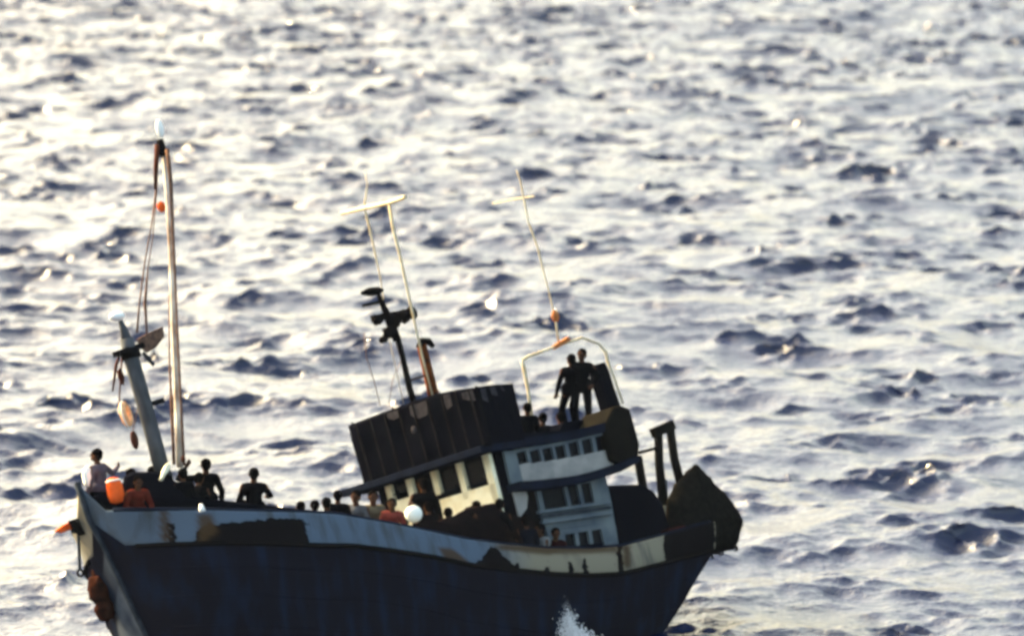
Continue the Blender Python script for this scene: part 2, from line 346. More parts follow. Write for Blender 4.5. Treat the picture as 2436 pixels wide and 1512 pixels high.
# hull
mb = MB(); cols = []; NH = 36
for side in (-1, 1):
    o = len(mb.v)
    for i in range(NS + 1):
        bd = bandd(i) - .012; dm = ZG[i] - ZK
        for j in range(NH + 1):
            dep = bd + (dm - bd) * (j / NH); p = hp(i, dep, side); mb.v.append(tuple(p)); cols.append(hull_sheen(p, side))
    for i in range(NS):
        for j in range(NH): mb.f.append((o + i * (NH + 1) + j, o + (i + 1) * (NH + 1) + j, o + (i + 1) * (NH + 1) + j + 1, o + i * (NH + 1) + j + 1))
n_ = (NS + 1) * (NH + 1)
for j in range(NH): a_ = NS * (NH + 1) + j; mb.f.append((a_, a_ + 1, n_ + a_ + 1, n_ + a_))      # transom
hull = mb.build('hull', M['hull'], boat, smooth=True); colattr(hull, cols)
for i in (-1,):
    t = MB(); t.prism([hp(NS, 0, -1), hp(NS, .62, -1), hp(NS, .62, 1), hp(NS, 0, 1)], (-.09, 0, 0)); t.build('transom_board', M['red'], boat)
# planking strakes and rails
def strake(name, m, dep, r, sides=(-1, 1), i0=2, i1=NS, out=.05):
    for sd in sides:
        MB().tube([hp(i, dep(i) if callable(dep) else dep, sd, out) for i in range(i0, i1 + 1, 3)], r, 8).build(name, m, boat, smooth=True)
strake('cap_rail', M['blue'], -.02, .045, out=-.02)
strake('rub_rail', M['black'], lambda i: bandd(i) + .03, .05, out=.04)
MB().tube([S(x, y, 0) + Vector((-.03, 0, 0)) for x, y in ((186, 1146), (215, 1235), (250, 1300), (300, 1405), (350, 1512), (400, 1615))], [.07, .07, .06, .06, .06, .06], 8).build('stem_post', M['gunmetal'], boat, smooth=True)
for k_, dd in enumerate((.55, 1.15, 1.8)): strake('plank_strake', M['hull'], lambda i, dd=dd: bandd(i) + dd, .022, out=.0)
# deck
def deckz(u): return zgun(u) - interp([(-9, .22), (-5, .30), (-2, .42), (1.5, .5), (3, .7), (9, .6)], u)
mb = MB()
for i in range(NS + 1):
    p = hp(i, 0, -1); d = deckz(p.x); p = hp(i, ZG[i] - d, 1); b = max(.06, p.y - .04)
    mb.v += [(p.x, -b + .05, d), (p.x, 0, d + .06), (p.x, b - .05, d)]
for i in range(NS): mb.f += [(3 * i, 3 * i + 3, 3 * i + 4, 3 * i + 1), (3 * i + 1, 3 * i + 4, 3 * i + 5, 3 * i + 2)]
mb.build('deck', M['deck'], boat)

# --- deckhouse
YP = -2.1; YS = 2.1
cf = S(1172, 1075, YP); UF = cf.x; ZR = cf.z
print('house front u', UF, 'roof z', ZR, 'gunwale z there', zgun(UF), 'stbd corner px', pix((UF, YS, ZR)))
def fpoly(b, pts, t=.08, u=None): u = UF if u is None else u; return b.prism([A(x, y, u) for x, y in pts], (t, 0, 0))
def spoly(b, pts, t=.07, v=None): v = YP if v is None else v; return b.prism([S(x, y, v) for x, y in pts], (0, t, 0))
LEAN = .258
def fr(b, x, y0, y1, wd, t=.1):     # upright on the front plane: x at height y0
    return fpoly(b, [(x, y0), (x + wd, y0 - wd * .31), (x + wd + (y1 - y0) * LEAN, y1 - wd * .31), (x + (y1 - y0) * LEAN, y1)], t)
posts = [(911, 1143), (960, 1128), (1019, 1110), (1079, 1092), (1142, 1073)]
for (x, y), yb in zip(posts, (1280, 1290, 1178, 1190, 1195)): fr(MB(), x, y, yb, 16 if x > 1100 else 13).build('front_post', M['cream'], boat, bevel=.01)
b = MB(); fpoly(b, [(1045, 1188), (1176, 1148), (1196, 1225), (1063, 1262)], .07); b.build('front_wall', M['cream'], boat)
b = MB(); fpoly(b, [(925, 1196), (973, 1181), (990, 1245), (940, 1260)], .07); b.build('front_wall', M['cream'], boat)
def window(name, poly, plane, back=.06, m='glass', fr_m='blue'):
    """frame ring with a set-back pane, poly in the plane of the wall"""
    P = [(S if plane[0] == 's' else A)(x, y, plane[1]) for x, y in poly]
    ax = Vector((0, 1, 0)) if plane[0] == 's' else Vector((1, 0, 0))
    f = MB()
    for i in range(len(P)):
        f.tube([P[i], P[(i + 1) % len(P)]], .014, 6)
    fo = f.build(name, M[fr_m], boat)
    MB().prism([p + ax * back for p in P], ax * .012).build('pane', M[m], fo)
    return fo
for i in range(4):
    (x0, y0), (x1, y1) = posts[i], posts[i + 1]; x0 += 13; yb = (1192, 1188, 1188, 1172)[i]
    if i == 1: continue
    hgt = (1186, 0, 1182, 1168)[i]
    dy = hgt - y0 - 8
    window('front_window', [(x0, y0 - 2), (x1, y1 + 2), (x1 + dy * LEAN, y1 + dy), (x0 + dy * LEAN, y0 + dy)], ('a', UF + .02), .07)
# main roof slab with blue edge
b = MB(); b.box((UF - .45, YP - .18, ZR), (UF + 1.1, YS + .55, ZR + .16)); b.build('roof_slab', M['blue'], boat, bevel=.02)
# cabin behind the front (solid dark walls so no light leaks through)
b = MB(); b.box((UF + .16, YP + .12, deckz(UF + 2) - .1), (UF + 2.9, YS, ZR - .01)); b.build('cabin_core', M['canvas'], boat)
# side: first white panel and the doorway beside the corner
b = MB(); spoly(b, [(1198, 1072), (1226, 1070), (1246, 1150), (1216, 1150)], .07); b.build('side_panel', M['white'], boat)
b = MB(); spoly(b, [(1217, 1152), (1246, 1152), (1256, 1180), (1254, 1208), (1236, 1232)], .05, YP - .02); b.build('door_leaf', M['bright'], boat, bevel=.005)  # lit lower end of the panel, its light put into the paint
# wheelhouse upper wall: strips above, between and below the windows
wx = [1229, 1261, 1291, 1321, 1353, 1385, 1417]; ww = 22
wt = [1077, 1073, 1068, 1062, 1054, 1047, 1039]; wb = [1105, 1102, 1098, 1093, 1087, 1081, 1074]
lean = lambda y, y0: (y - y0) * .26
ap = MB(); b = MB(); top = lambda x: interp([(1200, 1066), (1300, 1056), (1450, 1024), (1480, 1012)], x)
bot = lambda x: interp([(1200, 1146), (1260, 1143), (1370, 1131), (1420, 1118), (1470, 1100)], x)
for i in range(7):
    x0, x1 = wx[i], wx[i] + ww; nx = wx[i + 1] if i < 6 else 1446
    spoly(b, [(x0 - 4, top(x0)), (nx - 4, top(nx)), (nx - 2, (wt[i + 1] if i < 6 else 1030)), (x1, wt[i] - 6), (x0 - 2, wt[i])])
    nt_, nb_ = (wt[i + 1], wb[i + 1]) if i < 6 else (1032, 1068)
    spoly(b, [(x1, wt[i] - 6), (nx - 2, nt_), (nx + 5, nb_), (x1 + 7, wb[i] - 6)])
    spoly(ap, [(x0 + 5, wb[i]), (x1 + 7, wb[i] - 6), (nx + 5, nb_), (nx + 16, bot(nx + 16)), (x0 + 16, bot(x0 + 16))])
    window('wheelhouse_window', [(x0 - 2, wt[i]), (x1, wt[i] - 6), (x1 + 7, wb[i] - 6), (x0 + 5, wb[i])], ('s', YP + .02), .05)
b.build('wheelhouse_wall', M['white'], boat); ap.build('wheelhouse_lit_wall', M['bright'], boat)  # wall below the windows: light on it painted as brighter white
# wheelhouse roof (dark edge) above
b = MB(); pr = [S(x, y, YP - .1) for x, y in ((1185, 1048), (1221, 1041), (1300, 1034), (1380, 1020), (1450, 1002), (1450, 1024), (1380, 1041), (1300, 1055), (1221, 1063), (1185, 1066))]
b.prism(pr, (0, 4.3, 0)); b.build('wheelhouse_roof', M['blue'], boat)
# side deck / overhang below the wheelhouse
b = MB(); spoly(b, [(1236, 1144), (1300, 1140), (1370, 1130), (1425, 1117), (1470, 1103), (1520, 1082), (1524, 1096), (1476, 1122), (1430, 1136), (1372, 1149), (1300, 1160), (1242, 1163)], .5, YP - .35); b.build('side_deck', M['blue'], boat)
# lower side wall with windows
b = MB()
quad = lambda *p: spoly(b, list(p))
quad((1246, 1160), (1440, 1132), (1443, 1141), (1248, 1170))                      # head strip
quad((1276, 1168), (1287, 1166), (1297, 1212), (1286, 1214)); quad((1341, 1156), (1349, 1155), (1360, 1203), (1352, 1204))
quad((1373, 1152), (1381, 1150), (1391, 1197), (1383, 1199)); quad((1405, 1146), (1443, 1141), (1454, 1190), (1415, 1195))
quad((1286, 1214), (1454, 1190), (1462, 1240), (1300, 1262)); quad((1300, 1262), (1343, 1257), (1347, 1296), (1308, 1300))
quad((1343, 1257), (1462, 1240), (1465, 1252), (1345, 1270)); quad((1430, 1257), (1465, 1252), (1472, 1296), (1440, 1300))
quad((1367, 1267), (1375, 1266), (1380, 1296), (1372, 1297)); quad((1399, 1262), (1407, 1260), (1412, 1292), (1404, 1293))
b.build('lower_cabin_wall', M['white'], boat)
for q in ([(1287, 1166), (1341, 1158), (1352, 1205), (1297, 1212)], [(1349, 1155), (1373, 1152), (1383, 1199), (1360, 1203)], [(1381, 1150), (1405, 1146), (1415, 1195), (1391, 1197)],
          [(1345, 1270), (1367, 1267), (1372, 1297), (1350, 1300)], [(1375, 1266), (1399, 1262), (1404, 1293), (1380, 1296)], [(1407, 1260), (1430, 1257), (1440, 1292), (1412, 1292)]):
    window('cabin_window', q, ('s', YP + .02), .05)
b = MB(); spoly(b, [(1251, 1170), (1275, 1167), (1296, 1240), (1270, 1246)], .02, YP + .08); b.build('side_door', M['black'], boat)
for (x0, y0, x1, y1) in ((1279, 1218, 1450, 1194), (1287, 1243, 1455, 1219)):
    b = MB(); b.bar(S(x0, y0, YP - .07), S(x1, y1, YP - .07), .035, .05); b.build('side_rail', M['white'], boat, bevel=.008)
b = MB(); b.bar(S(1282, 1229, YP - .02), S(1452, 1206, YP - .02), .03, .03); b.build('trim_board', M['gunmetal'], boat)
# dark after cabin
a0 = S(1443, 1150, YP + .2); a1 = S(1575, 1215, YP + .2)
b = MB(); b.prism([S(x, y, YP + .2) for x, y in ((1443, 1153), (1528, 1150), (1556, 1166), (1580, 1200), (1604, 1290), (1474, 1310))], (0, 3.0, 0)); b.build('after_cabin', M['canvas'], boat, bevel=.06)
# canvas covered block at the after end of the wheelhouse
b = MB(); b.prism([S(x, y, YP - .16) for x, y in ((1443, 1000), (1460, 966), (1478, 962), (1500, 970), (1514, 1020), (1524, 1056), (1520, 1088), (1480, 1102), (1458, 1094), (1446, 1050))], (0, 1.1, 0))
ob = b.build('canvas_cover', M['olive'], boat, bevel=.07)
# upper dodger canvas on the roof: front face and port side face
def sheet(name, grid, thick, m, parent=boat):
    """grid[i][j] points, given real thickness"""
    b = MB(); n, k = len(grid), len(grid[0])
    for row in grid: b.v += [tuple(p) for p in row]
    for i in range(n - 1):
        for j in range(k - 1): b.f.append((i * k + j, (i + 1) * k + j, (i + 1) * k + j + 1, i * k + j + 1))
    o = b.build(name, m, parent, smooth=True); md = o.modifiers.new('thick', 'SOLIDIFY'); md.thickness = thick; md.offset = 0
    return o
def facegrid(topf, botf, x0, x1, pl, n, k, amp, ax, seed):
    g = []
    for i in range(n + 1):
        t = i / n; xt = x0[0] + (x1[0] - x0[0]) * t; xb = x0[1] + (x1[1] - x0[1]) * t
        row = []
        for j in range(k + 1):
            q = j / k; x = xt + (xb - xt) * q; y = topf(xt) * (1 - q) + botf(xb) * q
            p = pl(x, y); f = amp * (math.sin(t * n * .55 + seed) * .5 + noise.noise(Vector((t * 9, q * 3, seed))) * 1.3) * (.4 + .6 * math.sin(math.pi * min(1, q * 1.2)))
            row.append(p + ax * f)
        g.append(row)
    return g
uc = UF - .38
tf = lambda x: interp([(828, 1012), (880, 992), (940, 970), (985, 953), (1040, 936), (1090, 926), (1132, 921)], x)
bf = lambda x: interp([(866, 1152), (1166, 1058)], x)
sheet('front_canvas_screen', facegrid(tf, bf, (828, 866), (1130, 1166), lambda x, y: A(x, y, uc), 60, 14, .05, Vector((1, 0, 0)), 1.3), .02, M['canvas'])
yc = YP - .14
cpt = A(1130, 921, uc)
px0 = 1131
tf2 = lambda x: interp([(1128, 921), (1160, 916), (1218, 912), (1222, 914)], x)
bf2 = lambda x: interp([(1163, 1058), (1240, 1048)], x)
sheet('side_canvas_screen', facegrid(tf2, bf2, (1128, 1163), (1219, 1248), lambda x, y: S(x, y, yc), 24, 14, .04, Vector((0, 1, 0)), 4.0), .02, M['canvas'])
for (x0, y0, x1, y1, h_) in ((920, 982, 950, 974, 16), (975, 965, 1016, 952, 34), (1055, 938, 1070, 935, 30)):
    b = MB(); fpoly(b, [(x0, y0), (x1, y1), (x1 + 4 + random.uniform(-4, 6), y1 + h_), ((x0 + x1) / 2 + 2, y1 + h_ + 9), (x0 + 3, y0 + h_ * .7)], -.012, uc - .045); b.build('faded_patch', M['patch'], boat)
for (x0, y0, x1, y1, h_) in ((1098, 934, 1124, 927, 26), (1142, 924, 1154, 922, 34), (1164, 921, 1176, 919, 22), (1188, 919, 1194, 918, 12)):
    if x0 < 1125:
        b = MB(); fpoly(b, [(x0, y0), (x1, y1), (x1 + 8, y1 + h_), (x0 + 4, y0 + h_ * .6)], -.012, uc - .045)
    else:
        b = MB(); spoly(b, [(x0, y0), (x1, y1), (x1 + 8, y1 + h_), (x0 + 6, y0 + h_ * .8)], -.012, yc - .05)
    b.build('faded_patch', M['patch'], boat)
b = MB(); c_ = A(985, 1022, uc - .1); b.ell(c_, (.05, .09, .09)); b.build('deck_lamp', M['patch'], boat, smooth=True)
for k in range(9):
    t = (k + .5) / 9; xt = 828 + 302 * t; xb = 866 + 300 * t
    b = MB(); fpoly(b, [(xt, tf(xt) + 3), (xt + 3, tf(xt) + 2), (xb + 3, bf(xb) - 6), (xb, bf(xb) - 5)], -.02, uc - .05); b.build('batten', M['batten'], boat)
# screen posts behind the canvas
for x, y0, y1 in ((838, 1004, 1150), (934, 968, 1120), (1036, 932, 1088), (1132, 917, 1060)):
    MB().tube([A(x, y0, uc + .06), A(x + (y1 - y0) * .255, y1, uc + .06)], .025, 8).build('screen_post', M['black'], boat)
# upper deck rail screen behind the seated men
b = MB(); b.prism([S(x, y, -1.3) for x, y in ((1215, 1036), (1240, 1030), (1330, 1024), (1342, 1004), (1400, 994), (1445, 984), (1478, 974), (1482, 1000), (1380, 1036), (1300, 1050), (1219, 1060))], (0, 2.2, 0)); b.build('roof_hatch', M['canvas'], boat)

# --- masts, stays and aerials
def tubeS(name, m, pts, r, v=0.0, parent=boat, seg=10):
    return MB().tube([S(x, y, v) for x, y in pts], [q / 110 for q in r] if hasattr(r, '__len__') else r / 110, seg).build(name, m, parent, smooth=True)
post = tubeS('derrick_post', M['steel'], [(390, 1135), (365, 1040), (340, 950), (312, 850), (300, 805)], [19, 18, 18, 18, 15])
tubeS('post_cap', M['steel'], [(302, 812), (294, 782), (286, 762)], [13, 9, 5], parent=post)
tubeS('post_band', M['black'], [(313, 852), (307, 828)], [24, 22], parent=post)
b = MB(); b.ell(S(278, 752, 0), (.18, .14, .10)); b.build('masthead_light', M['lampw'], boat, smooth=True)
b = MB(); spoly(b, [(328, 806), (352, 792), (388, 776), (392, 800), (372, 826), (352, 838), (338, 828)], .05, -.1); b.build('bracket_plate', M['rope'], boat, bevel=.01)
b = MB(); b.bar(S(276, 842, 0), S(336, 822, 0), .06, .12); b.build('cross_tree', M['black'], boat)
b = MB(); b.bar(S(340, 838, .1), S(366, 868, .1), .03, .03); b.build('cleat_bar', M['gunmetal'], boat)
b = MB(); b.bar(S(352, 962, 0), S(388, 952, 0), .05, .05); b.build('winch_arm', M['black'], boat)
tubeS('fore_mast', M['mast'], [(428, 1110), (424, 1000), (415, 800), (408, 600), (398, 450), (388, 345)], [8, 8, 8, 7, 6, 6], .25)
tubeS('mast_head', M['black'], [(390, 372), (380, 332)], [11, 8], .25)
b = MB(); b.ell(S(380, 306, .25), (.085, .085, .20)); b.build('mast_light', M['lampw'], boat, smooth=True)
tubeS('mast_track', M['rope'], [(438, 1106), (430, 950), (421, 760), (412, 560), (406, 430), (398, 355)], [3.5, 3, 2.5, 3.5, 5, 5], -.1)
tubeS('mast_stay', M['rope'], [(414, 1104), (408, 960), (403, 860), (402, 700)], [4, 3.5, 2, 1.2], .5)
tubeS('mast_stay', M['rust'], [(374, 345), (371, 400), (370, 450)], [6, 6, 4], .25)
tubeS('topping_lift', M['rope'], [(371, 450), (360, 540), (345, 620), (332, 720), (326, 790)], [2, 1.6, 1.6, 2, 3], .25)
tubeS('topping_lift', M['rope'], [(374, 440), (364, 560), (352, 640), (345, 720), (350, 800)], [1.5, 1.2, 1.4, 4, 2], .25)
b = MB(); b.ell(S(384, 492, .1), (.1, .07, .12)); b.build('pulley', M['orange'], boat, smooth=True)
b = MB(); b.ell(S(436, 1092, -.1), (.05, .05, .08)); b.build('pulley', M['rust'], boat, smooth=True)
for pts in ([(288, 832), (276, 870), (268, 930)], [(292, 838), (288, 880), (284, 950), (292, 985)]): tubeS('hanging_rope', M['rust'], pts, [2.5, 4, 2][:len(pts)] if len(pts) == 3 else 2, .1)
b = MB(); b.ell(S(288, 895, .1), (.07, .06, .17), jit=.3); b.build('flag_bundle', M['red'], boat, smooth=True)
# wind generator style light cluster amidships
lm = tubeS('radar_mast', M['black'], [(1000, 1010), (975, 925), (958, 850), (945, 800)], [8, 8, 7, 8])
tubeS('radar_mast_top', M['black'], [(945, 810), (930, 770), (915, 735), (900, 700)], [10, 12, 8, 5], parent=lm)
b = MB(); b.ell(S(886, 693, 0), (.30, .16, .09), jit=.2); b.build('radar_scanner', M['black'], lm, smooth=True)
b = MB(); b.bar(S(864, 727, 0), S(912, 716, 0), .03, .04); b.build('cross_arm', M['black'], lm)
b = MB(); b.bar(S(886, 758, 0), S(975, 742, 0), .07, .06); b.build('lamp_bar', M['black'], lm)
for x, y, rr in ((962, 752, (.16, .13, .14)), (898, 762, (.13, .11, .10)), (928, 790, (.2, .15, .13)), (912, 808, (.1, .1, .08)), (938, 762, (.16, .13, .15))):
    b = MB(); b.ell(S(x, y, -.05), rr, jit=.35); b.build('flood_lamp', M['black'], lm, smooth=True)
b = MB(); b.tube([S(957, 756, -.1), S(975, 746, -.1), S(981, 743, -.1)], [.06, .13, .16], 12); b.build('loud_hailer', M['black'], lm, smooth=True)
tubeS('wire_stay', M['rope'], [(866, 790), (872, 850), (888, 900), (905, 965)], 1.1, .4); tubeS('wire_stay', M['rope'], [(958, 850), (935, 900), (925, 960)], .8, .3)
fn = tubeS('funnel', M['stack'], [(1038, 970), (1022, 900), (1008, 842), (1003, 820)], [14, 13, 12, 12], .2, seg=18)
tubeS('funnel_cowl', M['black'], [(1000, 826), (1006, 812), (1020, 812), (1031, 824)], [12, 11, 9, 6], .2, parent=fn)
b = MB(); b.bar(S(972, 905, .1), S(1012, 893, .1), .02, .02); b.build('funnel_bracket', M['rust'], fn)
# aerial goalposts
ga = tubeS('aerial_mast', M['ivory'], [(1030, 945), (1005, 850), (982, 745), (950, 600), (936, 545), (925, 480)], [2, 2.5, 3, 3.5, 4, 3.2], -.6)
tubeS('aerial_leg', M['ivory'], [(960, 960), (925, 800), (905, 660), (888, 580), (867, 492), (874, 440), (868, 405)], [1, 1, 1.5, 2.4, 3, 1.2, .8], .9, parent=ga)
b = MB(); b.tube([S(812, 508, 2.2), S(862, 496, .9), S(925, 482, -.6), S(964, 469, -1.5)], [.04, .05, .05, .05], 8); b.build('cross_arm', M['ivory'], ga)
aa = tubeS('bridge_aerial_frame', M['ivory'], [(1268, 1010), (1257, 930), (1245, 868), (1242, 858), (1256, 848), (1325, 823), (1385, 803), (1425, 818), (1442, 838), (1446, 860), (1462, 900), (1482, 960)], [4, 4, 5, 5, 4, 3, 3, 3, 4, 4, 3, 3], -.3)
tubeS('bridge_aerial', M['ivory'], [(1330, 822), (1322, 760), (1305, 690), (1292, 640), (1280, 590), (1258, 530), (1248, 480), (1238, 430), (1228, 404)], [3, 2.4, 1.6, 2, 2.4, 2.2, 2.4, 2, 1.2], -.3, parent=aa)
b = MB(); b.tube([S(1172, 484, 1.2), S(1215, 475, .4), S(1272, 467, -.6)], [.015, .022, .012], 8); b.build('cross_arm', M['ivory'], aa)
b = MB(); b.ell(S(1321, 752, -.3), (.09, .08, .14)); b.build('aerial_base', M['ochre'], aa, smooth=True)
b = MB(); b.bar(S(1318, 826, -.3), S(1352, 806, -.3), .05, .05); b.build('frame_gusset', M['ochre'], aa)
# dark folded awning lashed inside the frame
b = MB(); b.prism([S(x, y, -.15) for x, y in ((1419, 866), (1440, 860), (1450, 880), (1464, 925), (1478, 965), (1486, 1000), (1462, 1010), (1444, 950), (1428, 900))], (0, .35, 0)); b.build('furled_awning', M['canvas'], boat, bevel=.03)
# stern davit frame
b = MB()
for pts in ([(1553, 1030), (1600, 1010)],): b.bar(S(*pts[0], -1.2), S(*pts[1], -1.2), .11, .09)
dv = b.build('stern_gallows', M['olive'], boat, bevel=.02)
for pts in ([(1566, 1024), (1568, 1100), (1578, 1200)], [(1594, 1018), (1604, 1090), (1632, 1200)], [(1517, 1085), (1530, 1160), (1545, 1200)]):
    tubeS('gallows_leg', M['olive'], pts, [11, 11, 12], -1.2, parent=dv)
b = MB(); b.bar(S(1520, 1076, -1.2), S(1560, 1066, -1.2), .035, .035); b.build('gallows_brace', M['olive'], dv)
b = MB(); b.tube([S(1581, 1140, -1.0), S(1586, 1235, -1.0)], .06, 8); b.build('rail_stanchion', M['white'], boat)
b = MB(); b.prism([S(x, y, -2.2) for x, y in ((1590, 1256), (1632, 1248), (1646, 1262), (1650, 1296), (1626, 1306), (1600, 1310))], (0, .3, 0)); b.build('stern_quarter_board', M['red'], boat, bevel=.04)
# bow fittings and a pale sunlit patch
b = MB(); c_ = S(214, 1262, .5); b.prism([S(x, y, .45) for x, y in ((176, 1234), (205, 1226), (222, 1262), (202, 1270))], (0, .25, 0)); b.build('bow_roller', M['black'], boat, bevel=.02)
b = MB(); b.prism([A(x, y, S(228, 1300, .9).x) for x, y in ((204, 1262), (218, 1244), (240, 1290), (232, 1312), (205, 1318))], (.12, 0, 0)); b.build('sunlit_bow_patch', M['ivory'], boat, bevel=.01)  # added pale patch standing in for sunlight on the starboard bulwark
for x, y, rr in ((242, 1358, (.20, .24, .24)), (238, 1402, (.26, .26, .30)), (250, 1448, (.20, .24, .24))):
    b = MB(); b.ell(S(x, y, .85), rr, 20, 14, jit=.25); b.build('hull_fender', M['tyre'], boat, smooth=True)
b = MB()
c_ = S(480, 1209, -2.55); b.tube([c_ + Vector((0, 0, -.06)), c_, c_ + Vector((0, 0, .1))], [.07, .06, .03], 10); b.build('bulwark_light', M['lampw'], boat, smooth=True)

# ------------------------------------------------------------------ gear lying on the boat
def gear(name, label, cat, c, m=None):
    return empty(name, Matrix.Translation(BM @ Vector(c)) @ BM.to_3x3().to_4x4(), label, cat)
def rel(c): c = Vector(c); return lambda p: Vector(p) - c
c_ = S(187, 1250, .8); g = gear('anchor', 'rust orange anchor hanging at the bow roller', 'anchor', c_); q = rel(c_)
b = MB(); b.tube([q(S(186, 1262, .8)), q(S(190, 1355, .8))], .035, 8); b.build('shank', M['gunmetal'], g)
b = MB(); b.torus(q(S(191, 1362, .8)), .07, .025, (0, 1, 0)); b.build('ring', M['black'], g, smooth=True)
b = MB(); b.prism([q(S(x, y, .78)) for x, y in ((133, 1262), (150, 1248), (180, 1234), (186, 1250), (166, 1260), (148, 1266))], (0, .07, 0)); b.build('fluke', M['orange'], g, bevel=.01)
b = MB(); b.prism([q(S(x, y, .76)) for x, y in ((168, 1252), (186, 1232), (205, 1236), (203, 1258), (186, 1266))], (0, .14, 0)); b.build('crown', M['black'], g, bevel=.01)
c_ = S(300, 985, -.1); g = gear('life_ring', 'pale orange life ring hung beside the grey post', 'life ring', c_)
b = MB(); b.torus((0, 0, 0), .20, .075, (.75, -1, .1)); b.build('ring', cloth('sun_faded_orange', (.80, .42, .22)), g, smooth=True)
b = MB(); b.torus((0, 0, 0), .285, .012, (.75, -1, .1)); b.build('grab_line', M['lampw'], g, smooth=True)
c_ = S(320, 1046, .2); g = gear('cargo_block', 'dark wooden pulley block hanging between the posts', 'pulley block', c_)
b = MB(); b.ell((0, 0, 0), (.09, .07, .20)); b.build('shell', M['rust'], g, smooth=True)
b = MB(); b.tube([(0, 0, .18), rel(c_)(S(330, 960, .1))], .012, 6); b.build('rope', M['rope'], g)
c_ = S(984, 1222, -2.2); g = gear('round_buoy', 'large round white buoy lying by the cabin front', 'buoy', c_)
b = MB(); b.ell((0, 0, 0), .185, 20, 14); b.build('ball', M['fender'], g, smooth=True)
b = MB(); b.torus((-.02, 0, .22), .045, .018, (0, 1, 0)); b.build('eye', M['rope'], g, smooth=True)
c_ = S(274, 1166, -.5); g = gear('orange_float', 'bright orange and white net float behind the bow rail', 'net float', c_)
b = MB(); b.tube([(-.02, 0, -.27), (-.02, 0, -.24), (0, 0, -.1), (0, 0, .1), (-.02, 0, .24), (-.02, 0, .27)], [.05, .13, .17, .17, .13, .05], 18); b.build('body', M['orange'], g, smooth=True)
b = MB(); b.torus((0, 0, .2), .145, .02, (0, 0, 1)); b.build('collar', M['fender'], g, smooth=True)
def heap(name, label, cat, out, v0, v1, m, part, pw=3.0):
    """a lumpy soft pile: outline on the plane v0, real depth v1 - v0"""
    cx = sum(p[0] for p in out) / len(out); cy = sum(p[1] for p in out) / len(out); vm = (v0 + v1) / 2
    c_ = S(cx, cy, vm); g = gear(name, label, cat, c_); b = MB(); layers = 9; dens = []
    for i in range(len(out)):
        for t in range(5): dens.append((out[i][0] + (out[(i + 1) % len(out)][0] - out[i][0]) * t / 5, out[i][1] + (out[(i + 1) % len(out)][1] - out[i][1]) * t / 5))
    n = len(dens)
    for l in range(layers):
        t = l / (layers - 1) * 2 - 1; k = max(.02, (1 - abs(t) ** pw)) ** .4
        for i, (x, y) in enumerate(dens):
            p = S(cx + (x - cx) * k, cy + (y - cy) * k, vm + (v1 - v0) / 2 * t)
            p += (p - c_).normalized() * (noise.noise(p * 4) * .045 + noise.noise(p * 12) * .025); b.v.append(tuple(p - c_))
    for l in range(layers - 1):
        for i in range(n): b.f.append((l * n + i, l * n + (i + 1) % n, (l + 1) * n + (i + 1) % n, (l + 1) * n + i))
    b.f += [tuple(range(n)), tuple((layers - 1) * n + i for i in range(n))]
    b.build(part, m, g, smooth=True); return g, c_
g, c_ = heap('net_heap', 'brown heap of fishing net bulging over the stern', 'fishing net', [(1583, 1262), (1586, 1190), (1604, 1154), (1652, 1104), (1662, 1106), (1694, 1144), (1730, 1180), (1760, 1222), (1767, 1238), (1756, 1290), (1744, 1304), (1704, 1316), (1660, 1320), (1600, 1312)], -2.0, .2, M['net'], 'net', 7); q = rel(c_)
for i in range(14):
    x, y = random.choice([(1742, 1295), (1722, 1304), (1700, 1312), (1750, 1284), (1690, 1140), (1740, 1196), (1620, 1140)]); x += random.uniform(-12, 6); y += random.uniform(-6, 4)
    p = q(S(x, y, random.uniform(-1.8, -.2))); b = MB(); b.tube([p, p + Vector((random.uniform(-.06, .1), 0, random.uniform(-.2, -.05))), p + Vector((random.uniform(-.05, .12), 0, random.uniform(-.26, -.12)))], [.03, .025, .01], 6); b.build('rope_end', M['net'], g, smooth=True)

heap('tarpaulin_heap', 'black tarpaulin heap lying on the foredeck among the crouching people', 'tarpaulin', [(224, 1180), (240, 1172), (262, 1188), (290, 1178), (296, 1134), (318, 1122), (372, 1122), (400, 1138), (440, 1152), (468, 1182), (520, 1196), (560, 1192), (640, 1202), (738, 1212), (738, 1250), (300, 1236), (246, 1214)], -.5, .8, M['canvas'], 'cloth', 6)
heap('blanket_heap', 'dark blankets piled on the side deck between the seated passengers', 'blankets', [(1000, 1235), (1040, 1238), (1080, 1225), (1110, 1208), (1180, 1196), (1204, 1222), (1262, 1232), (1284, 1262), (1284, 1320), (1140, 1310), (1000, 1280)], -2.35, -1.9, M['blanket'], 'cloth', 6)
heap('sunlit_back', 'added white patch for the sunlit back of the bow figure', 'cloth bundle', [(196, 1118), (206, 1108), (216, 1112), (218, 1136), (212, 1158), (202, 1156), (197, 1140)], -.1, .25, M['fender'], 'cloth')  # added white lump standing in for the bow figure's sunlit side
heap('cream_bundle', 'rolled cream cloth beside the mast foot', 'cloth bundle', [(396, 1104), (403, 1102), (405, 1110), (396, 1126), (386, 1142), (377, 1142), (386, 1122)], -.95, -.8, M['cream'], 'cloth')
